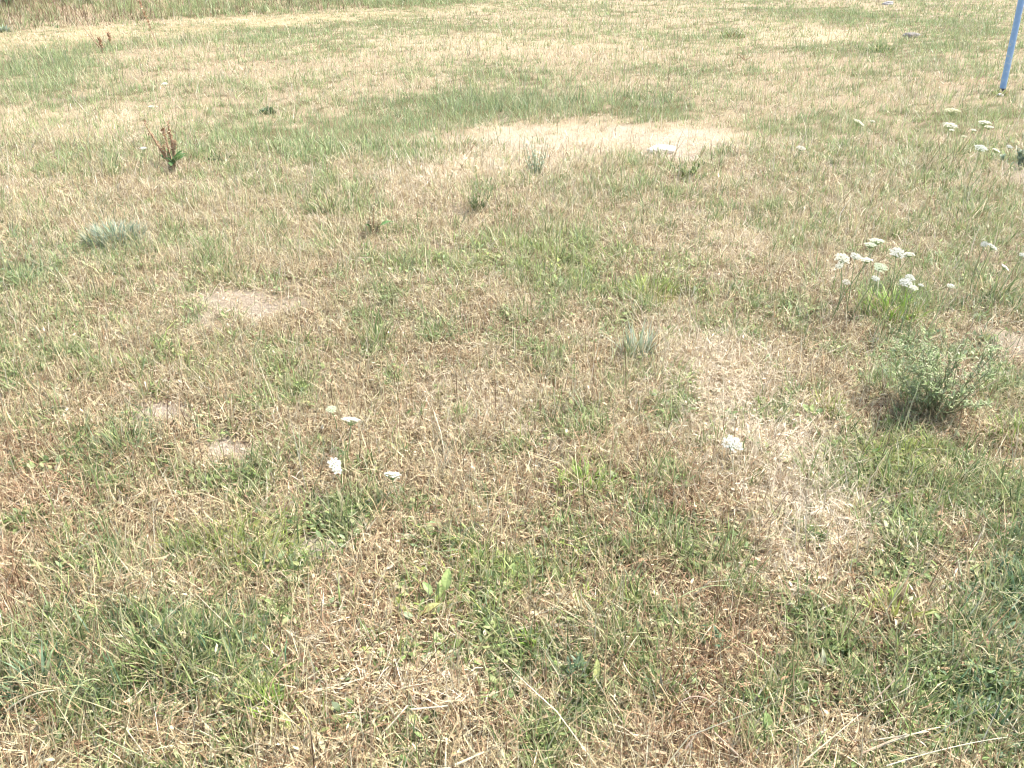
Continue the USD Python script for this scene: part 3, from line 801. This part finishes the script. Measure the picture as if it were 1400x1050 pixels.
# broad-leaved plants: each leaf a part
def rosette(px, py, leaves, label, name='broadleaf_weed', cat='weed'):
    """leaves: (dx, dy, length, width in pixels, heading in degrees on the ground, inclination, colour)"""
    m = metres_per_pixel(px, py)
    t = thing(name, label, cat, root_at(px, py))
    for dx, lift, L, w, az, inc, col in leaves:
        c = np.array(col)
        a = math.radians(az)
        p0 = np.array([dx * m, 0, lift * m])
        if lift > 6:
            put('stem', t, tube(bent((0, 0, -.005), p0, (0, 0, 0), 4), .0009, 4, (.22, .27, .10)), 'stem')
        put('leaf', t, leaf(p0, a, inc, .6, L * m, w * m, c * .92, c * 1.05, wave=.15), 'leaf')
    return t


LG, MG, YG, DG, CR = (.31, .385, .135), (.23, .31, .11), (.43, .43, .17), (.13, .20, .075), (.55, .50, .30)
rosette(606, 830, [(4, 26, 32, 14, 80, .5, LG), (-2, 6, 32, 13, 95, .5, LG), (-14, 16, 26, 11, 130, .8, MG), (12, 4, 26, 11, 20, 1.0, MG), (-6, 3, 30, 10, 200, 1.2, DG), (8, 3, 26, 10, 300, 1.2, DG), (0, 4, 28, 9, 250, 1.2, MG)], 'plant with two large light green leaves standing in the middle foreground')
rosette(572, 850, [(0, 8, 36, 12, 20, .9, YG), (-4, 6, 34, 9, 160, .9, (.40, .42, .14)), (2, 5, 28, 9, 75, .5, MG), (0, 4, 30, 8, 300, 1.2, YG)], 'yellowing narrow-leaved plant left of the two large light leaves')
rosette(395, 1022, [(0, 10, 34, 16, 110, .7, YG), (6, 8, 28, 13, 40, .9, (.50, .45, .20)), (-10, 6, 26, 12, 170, 1.0, YG), (4, 4, 26, 10, 280, 1.3, CR)], 'broad leaves turning yellow at the bottom edge')
rosette(445, 1042, [(0, 10, 30, 8, 120, .6, CR), (4, 6, 26, 8, 320, 1.2, (.5, .42, .22))], 'curled cream dead leaf at the bottom edge right of the yellow leaves')
rosette(350, 975, [(0, 12, 18, 13, 100, .7, LG), (18, 14, 18, 12, 60, .6, LG), (28, 12, 22, 9, 350, .8, MG), (-14, 6, 18, 10, 180, 1.0, MG), (10, 4, 18, 11, 270, 1.2, MG)], 'patch of small round light green leaves at the bottom left')
rosette(572, 1003, [(0, 8, 20, 12, 140, .7, (.42, .50, .17)), (6, 6, 18, 10, 60, .7, MG)], 'single yellow-green leaf lying on the straw tangle')
rosette(700, 800, [(0, 12, 22, 12, 80, .7, LG), (16, 10, 22, 12, 30, .8, MG), (-10, 6, 18, 10, 150, .9, MG), (6, 3, 20, 10, 280, 1.2, MG)], 'low light green leafy weed right of the two large leaves')
rosette(676, 872, [(0, 8, 22, 11, 100, .7, LG), (10, 6, 18, 10, 40, .8, MG), (-12, 5, 20, 10, 170, 1.0, LG), (2, 3, 20, 10, 270, 1.2, DG)], 'bright leaves of a small weed below the low light weed')
rosette(605, 892, [(0, 8, 26, 14, 120, .7, LG), (12, 7, 22, 11, 40, .9, LG), (-8, 4, 20, 10, 230, 1.2, MG), (10, 3, 20, 9, 320, 1.2, MG)], 'light green weed of wide blunt leaves above the straw tangle')
rosette(760, 800, [(0, 10, 20, 11, 90, .8, LG), (10, 7, 20, 10, 20, 1.0, LG), (-10, 6, 18, 10, 190, 1.0, MG), (4, 3, 16, 9, 290, 1.2, MG)], 'low clump of light leaves between bright tuft and light weed')
rosette(815, 945, [(0, 10, 40, 11, 85, .4, (.44, .47, .18)), (-8, 5, 30, 9, 150, .9, MG), (8, 4, 26, 9, 330, 1.1, MG)], 'upright yellow-green leaf beside the bluish thin-leaved weed')
rosette(1052, 1012, [(0, 8, 34, 13, 100, .5, MG), (8, 5, 26, 10, 30, .9, DG), (-8, 4, 26, 10, 200, 1.1, DG)], 'dark green broad leaf near the bottom right stalks')
rosette(1366, 888, [(0, 6, 22, 11, 90, .8, (.62, .55, .38)), (5, 4, 16, 8, 350, 1.1, (.55, .47, .30))], 'curled cream dry leaf among blue-green grass on the right', 'dead_leaf', 'leaf')
rosette(1126, 925, [(0, 4, 42, 7, 95, .2, (.55, .55, .36)), (4, 3, 26, 6, 250, 1.3, (.5, .46, .3))], 'stout pale dead leaf blade standing below the dark leafy weed', 'dead_leaf', 'leaf')
rosette(1238, 950, [(0, 4, 24, 9, 70, .6, (.62, .57, .40)), (0, 3, 18, 7, 200, 1.2, (.5, .42, .28))], 'small folded pale dead leaf above the fallen straw stalks', 'dead_leaf', 'leaf')
rosette(1105, 575, [(0, 8, 17, 9, 120, .7, MG), (10, 6, 16, 8, 40, .9, DG), (-8, 5, 16, 8, 200, 1.1, MG), (4, 9, 14, 7, 80, .5, LG), (-5, 3, 17, 8, 280, 1.2, DG)], 'pale leafy weed left of the reddish patch under the bushy weed')
rosette(30, 905, [(0, 8, 40, 12, 60, .9, DG), (-10, 6, 34, 12, 130, .9, DG), (10, 4, 36, 11, 320, 1.2, MG)], 'dark broad-leaved weed on the lower left edge')


# ------------------------------------------------------------------ fallen and standing straw stalks one can pick out
def stalk(pts, label, col=(.56, .49, .33), r=.0012, name='straw_stalk'):
    """pts: (pixel x, pixel y, height above the ground)"""
    w = []
    for px, py, z in pts:
        p = at(px, py, z)
        g = float(ground_z(p[0], p[1]))
        w.append(at(px, py, (z + .035 if z > .015 else z) + g))
    w = np.array(w)
    t = np.linspace(0, 1, len(w))
    s = np.linspace(0, 1, 9)
    if len(w) > 2:
        q = np.stack([np.polyval(np.polyfit(t, w[:, k], 2), s) for k in range(3)], 1)
    else:
        q = w[0] + (w[1] - w[0]) * s[:, None]
    rad = r * np.linspace(1.1, .6, 9)
    o = put(name, None, tube(q, rad, 5, np.array(col) * .92, np.array(col) * 1.05), 'stem')
    tag(o, label, 'stalk', 'long straw stalks in the foreground')


BR, GRN = (.36, .25, .15), (.40, .44, .22)
stalk([(201, 871, .02), (231, 841, .06), (268, 811, .10)], 'long pale stalk slanting up to the right in the lower left', r=.0014)
stalk([(315, 859, .02), (268, 812, .09)], 'pale stalk slanting down to the right from the first slanting stalk', r=.0014)
stalk([(8, 972, .03), (40, 952, .06), (74, 944, .07)], 'flat cream stalk at the left edge of the bottom corner', r=.002)
stalk([(87, 984, .02), (108, 938, .07), (136, 930, .08)], 'bent pale green stalk arching right in the bottom left corner', GRN, .002)
stalk([(131, 1004, .06), (195, 1034, .05)], 'pale stalk slanting down to the right at the bottom left', GRN, .0014)
stalk([(171, 995, .06), (199, 1033, .03)], 'short steep pale stalk crossing a slanting one at the bottom left')
stalk([(409, 900, .05), (378, 922, .05), (368, 952, .02)], 'brownish curved stalk above the round light leaves', BR, .0014)
stalk([(446, 1010, .0), (447, 912, .11)], 'thin upright pale stalk beside the straw tangle', r=.0009)
stalk([(795, 850, .0), (795, 806, .07)], 'thin upright white stalk left of small bright tuft', (.65, .62, .5), .0009)
stalk([(928, 818, .04), (962, 803, .06), (998, 801, .06)], 'pale green stalk arching level across the right of centre foreground', GRN, .0013)
stalk([(1098, 1042, .02), (1178, 975, .08)], 'pale stalk slanting up to the right in the bottom right', r=.0015)
stalk([(1212, 1047, .03), (1300, 1022, .05), (1376, 1008, .06)], 'longest fine whitish stalk crossing the bottom right corner', (.56, .53, .39), .0011)
stalk([(1165, 1040, .0), (1230, 1010, .03), (1286, 994, .02)], 'thick pale stalk lying in the bundle at the bottom right', r=.0017)
stalk([(1195, 1012, .03), (1270, 1000, .05)], 'straw stalk lying just above the thick one at the bottom right', r=.0015)
stalk([(1178, 1030, .02), (1240, 1003, .04)], 'pinkish straw stalk in the bundle at the bottom right', (.50, .36, .25), .0018)
stalk([(1195, 958, .02), (1223, 930, .06)], 'short pinkish stalk below the forked tuft', (.52, .38, .27), .0016)
stalk([(1229, 948, .03), (1254, 932, .05)], 'short cream stalk right of the short pinkish one')
stalk([(928, 962, .04), (955, 952, .06), (978, 966, .04)], 'hooped pinkish stalk over the reddish dead grass', (.50, .36, .26), .0014)
stalk([(977, 1002, .05), (1021, 1043, .02)], 'pinkish stalk slanting down right below the hooped one', (.52, .40, .29), .0014)
stalk([(937, 1024, .02), (954, 1000, .05)], 'short pinkish stalk left of the slanting pinkish one', (.54, .40, .29), .0016)
stalk([(622, 1046, .03), (662, 1028, .04)], 'thick short pale stalk at the bottom edge in the centre', (.60, .54, .36), .0024)
stalk([(562, 970, .04), (612, 965, .05)], 'pale level stalk on top of the straw tangle', (.62, .56, .42), .0017)
stalk([(410, 640, .0), (409, 582, .11)], 'upright bunch-like pale stalk left of the first white flower', r=.0022)
stalk([(393, 596, .0), (349, 484, .2)], 'tall fine leaning stalk left of the centre', r=.0013)
stalk([(90, 875, .02), (67, 843, .07)], 'short pale stalk leaning left above the left edge tuft')


# ------------------------------------------------------------------ white umbrella-shaped flowers
def umbel(px, py, wpx, z, label, seed, tilt=0.25, tilt_az=-1.57, col=(.80, .80, .72), thick=1.0, group='white wild carrot flowers'):
    rg = np.random.default_rng(seed)
    head = at(px, py, z)
    m = metres_per_pixel(px, py, z)
    rad = wpx * m / 2
    foot = np.array([head[0] + rg.normal(0, .25) * z, head[1] + rg.normal(0, .2) * z, 0])
    foot[2] = float(ground_z(foot[0], foot[1]))
    t = thing('wild_carrot_flower', label, 'flower', foot, group)
    h = head - foot
    n_up = np.array([math.sin(tilt) * math.cos(tilt_az), math.sin(tilt) * math.sin(tilt_az), math.cos(tilt)])
    e1 = np.cross(n_up, [0.3, 1, 0.1])
    e1 /= np.linalg.norm(e1)
    e2 = np.cross(n_up, e1)
    fork = h - n_up * rad * .55
    put('stem', t, tube(bent((0, 0, -.01), fork, (rg.normal(0, .05) * z, rg.normal(0, .05) * z, 0), 7), np.linspace(.0022, .0014, 7), 6, (.20, .25, .11), (.26, .32, .15)), 'stem')
    k = 32
    i = np.arange(k)
    rr = np.sqrt((i + .5) / k) * rad * .9
    a = i * 2.39996 + rg.normal(0, .12, k)
    cen = h + (rr * np.cos(a))[:, None] * e1 + (rr * np.sin(a))[:, None] * e2 + n_up * (rad * .26 * thick * (1 - (rr / rad) ** 2))[:, None] + rg.normal(0, rad * .025, (k, 3))
    rays = [tube(bent(fork, c_ - n_up * rad * .06, n_up * -rad * .04, 4), .0005 + rad * .006, 3, (.28, .36, .17)) for c_ in cen]
    put('umbel_rays', t, join(rays), 'stem', kind='stuff')
    v, f, c = [], [], []
    nv = 0
    for c_ in cen:
        for j in range(9):
            rj = rad * .17 * math.sqrt((j + .3) / 9)
            aj = j * 2.4 + rg.uniform(0, 1)
            p = c_ + rj * math.cos(aj) * e1 + rj * math.sin(aj) * e2 + n_up * rg.uniform(-.03, .05) * rad
            fr = rad * rg.uniform(.065, .095)
            g0 = rg.uniform(0, 6.28)
            v.append(p + n_up * fr * .35)
            for q_ in range(5):
                for off, rl in ((0.0, 1.0), (.63, .55)):
                    an = g0 + q_ * 1.2566 + off
                    v.append(p + (math.cos(an) * e1 + math.sin(an) * e2) * fr * rl + n_up * fr * rg.uniform(-.2, .2))
            for q_ in range(10):
                f.append([nv, nv + 1 + q_, nv + 1 + (q_ + 1) % 10])
            cc = np.array(col) * rg.uniform(.88, 1.05)
            c += [cc * .93] + [cc] * 10
            nv += 11
    put('flower_head', t, (np.array(v), np.array(f), np.array(c)), 'petal')


CREAM, GREENISH, DULL = (.78, .76, .62), (.62, .68, .48), (.62, .58, .48)
W = (.67, .66, .58)
# lone low flowers around the middle
umbel(480, 575, 27, .13, 'lone white flower seen edge on, left of centre, upper one of three', 101, .35, 1.2, W)
umbel(458, 637, 26, .11, 'white flower tilted steeply to the right beside a dark green weed', 102, .9, -.4, W)
umbel(537, 650, 25, .10, 'white flower seen edge on, lowest and rightmost of three left of centre', 103, .3, 1.0, W)
umbel(1001, 608, 30, .09, 'lone white oval flower on pinkish straw right of centre', 104, .45, -1.3, W, 1.6)
umbel(453, 560, 16, .10, 'greenish-white unripe flower just above the three left of centre', 105, .2, -1.5, GREENISH)
# the cluster to the right
umbel(1151, 355, 22, .26, 'rounded cream flower at the left end of the white cluster', 110, .5, -1.5, CREAM, 1.8)
umbel(1170, 351, 17, .27, 'white flower touching the rounded cream one on its right', 111, .35, -1.2, W)
umbel(1185, 356, 18, .27, 'thin flat white flower, third from the left in the white cluster', 112, .05, -1.5, CREAM)
umbel(1147, 364, 11, .24, 'small cream flower tucked under the rounded cream one', 113, .5, -2, CREAM)
umbel(1199, 330, 20, .30, 'topmost flat greenish-white flower of the cluster', 114, .02, -1.5, (.72, .76, .58))
umbel(1190, 335, 18, .29, 'flat greenish-white flower just below the topmost one', 115, .02, -1.5, (.70, .75, .56))
umbel(1227, 347, 24, .28, 'brightest white flower at the upper right of the cluster', 116, .4, -1.4, W, 1.4)
umbel(1243, 348, 16, .28, 'thin flat white flower touching the brightest one', 117, .03, -1.5, CREAM)
umbel(1203, 366, 20, .26, 'dull greenish flower in the middle of the cluster', 118, .4, -1.5, GREENISH)
umbel(1197, 381, 12, .24, 'small white flower below the dull greenish one', 119, .4, -1.5, W)
umbel(1157, 386, 12, .22, 'faded pinkish-white flower low on the left of the cluster', 120, .4, -1.5, DULL)
umbel(1244, 380, 15, .26, 'white flower at the top of the lower right trio', 121, .4, -1.3, W)
umbel(1238, 387, 18, .25, 'white flower on the left of the lower right trio', 122, .4, -1.7, W)
umbel(1249, 394, 13, .24, 'cream flower at the bottom of the lower right trio', 123, .3, -1.5, CREAM)
umbel(1259, 390, 8, .24, 'tiny white flower right of the lower right trio', 124, .3, -1.5, W)
umbel(1300, 391, 11, .24, 'small pale flower alone right of the trio', 125, .3, -1.5, CREAM)
# right edge
umbel(1346, 334, 11, .28, 'left half of a white flower pair near the right edge', 130, .6, -2.4, W)
umbel(1357, 338, 15, .28, 'right and larger flower of the pair near the right edge', 131, .5, -.6, W)
umbel(1374, 366, 14, .26, 'pinkish-white flower below the pair near the right edge', 132, .6, -.3, (.78, .73, .68))
umbel(1398, 349, 10, .27, 'white flower cut by the right edge', 133, .4, -1.5, W)
# far flowers under the pole
umbel(1299, 172, 20, .35, 'largest cream flower left below the blue pole', 140, .2, -1.5, CREAM)
umbel(1301, 178, 8, .34, 'tiny cream flower under the largest cream one', 141, .2, -1.5, CREAM)
umbel(1302, 152, 22, .38, 'flat yellowish flower above the largest cream one', 142, .05, -1.5, (.68, .66, .44))
umbel(1346, 168, 17, .35, 'flat cream flower straight below the blue pole', 143, .08, -1.5, CREAM)
umbel(1352, 174, 13, .34, 'thin cream flower under the flat one below the pole', 144, .08, -1.0, CREAM)
umbel(1331, 178, 8, .33, 'small cream flower between two larger far ones', 145, .2, -1.5, CREAM)
umbel(1341, 203, 18, .30, 'grey-white wide flower beside the grey weed', 146, .35, -1.5, (.70, .72, .62))
umbel(1362, 206, 12, .30, 'oblique cream flower right of the grey-white wide one', 147, .4, -.5, CREAM)
umbel(1380, 201, 9, .32, 'small bright white flower above the grey weed', 148, .4, -1.5, W)
umbel(1318, 187, 8, .30, 'faint yellowish flower in the far right grass', 149, .2, -1.5, (.66, .66, .45))
umbel(1174, 168, 18, .32, 'faded oblique flower far left of the pole group', 150, .5, -.4, (.66, .64, .48))
umbel(1193, 166, 7, .32, 'tiny faded flower right of the oblique one', 151, .3, -1.5, (.64, .62, .5))
umbel(1095, 203, 14, .28, 'faded flower alone at the right end of the bleached patch', 152, .3, -1.2, (.72, .66, .54))
# far left
umbel(196, 203, 10, .25, 'small white flower left of the brown dock', 160, .2, -1.5, W)
umbel(225, 115, 9, .35, 'pale flower far behind the brown dock', 161, .3, -1.5, CREAM)
umbel(207, 146, 9, .32, 'thin pale flower behind and left of the brown dock', 162, .1, -1.5, CREAM)
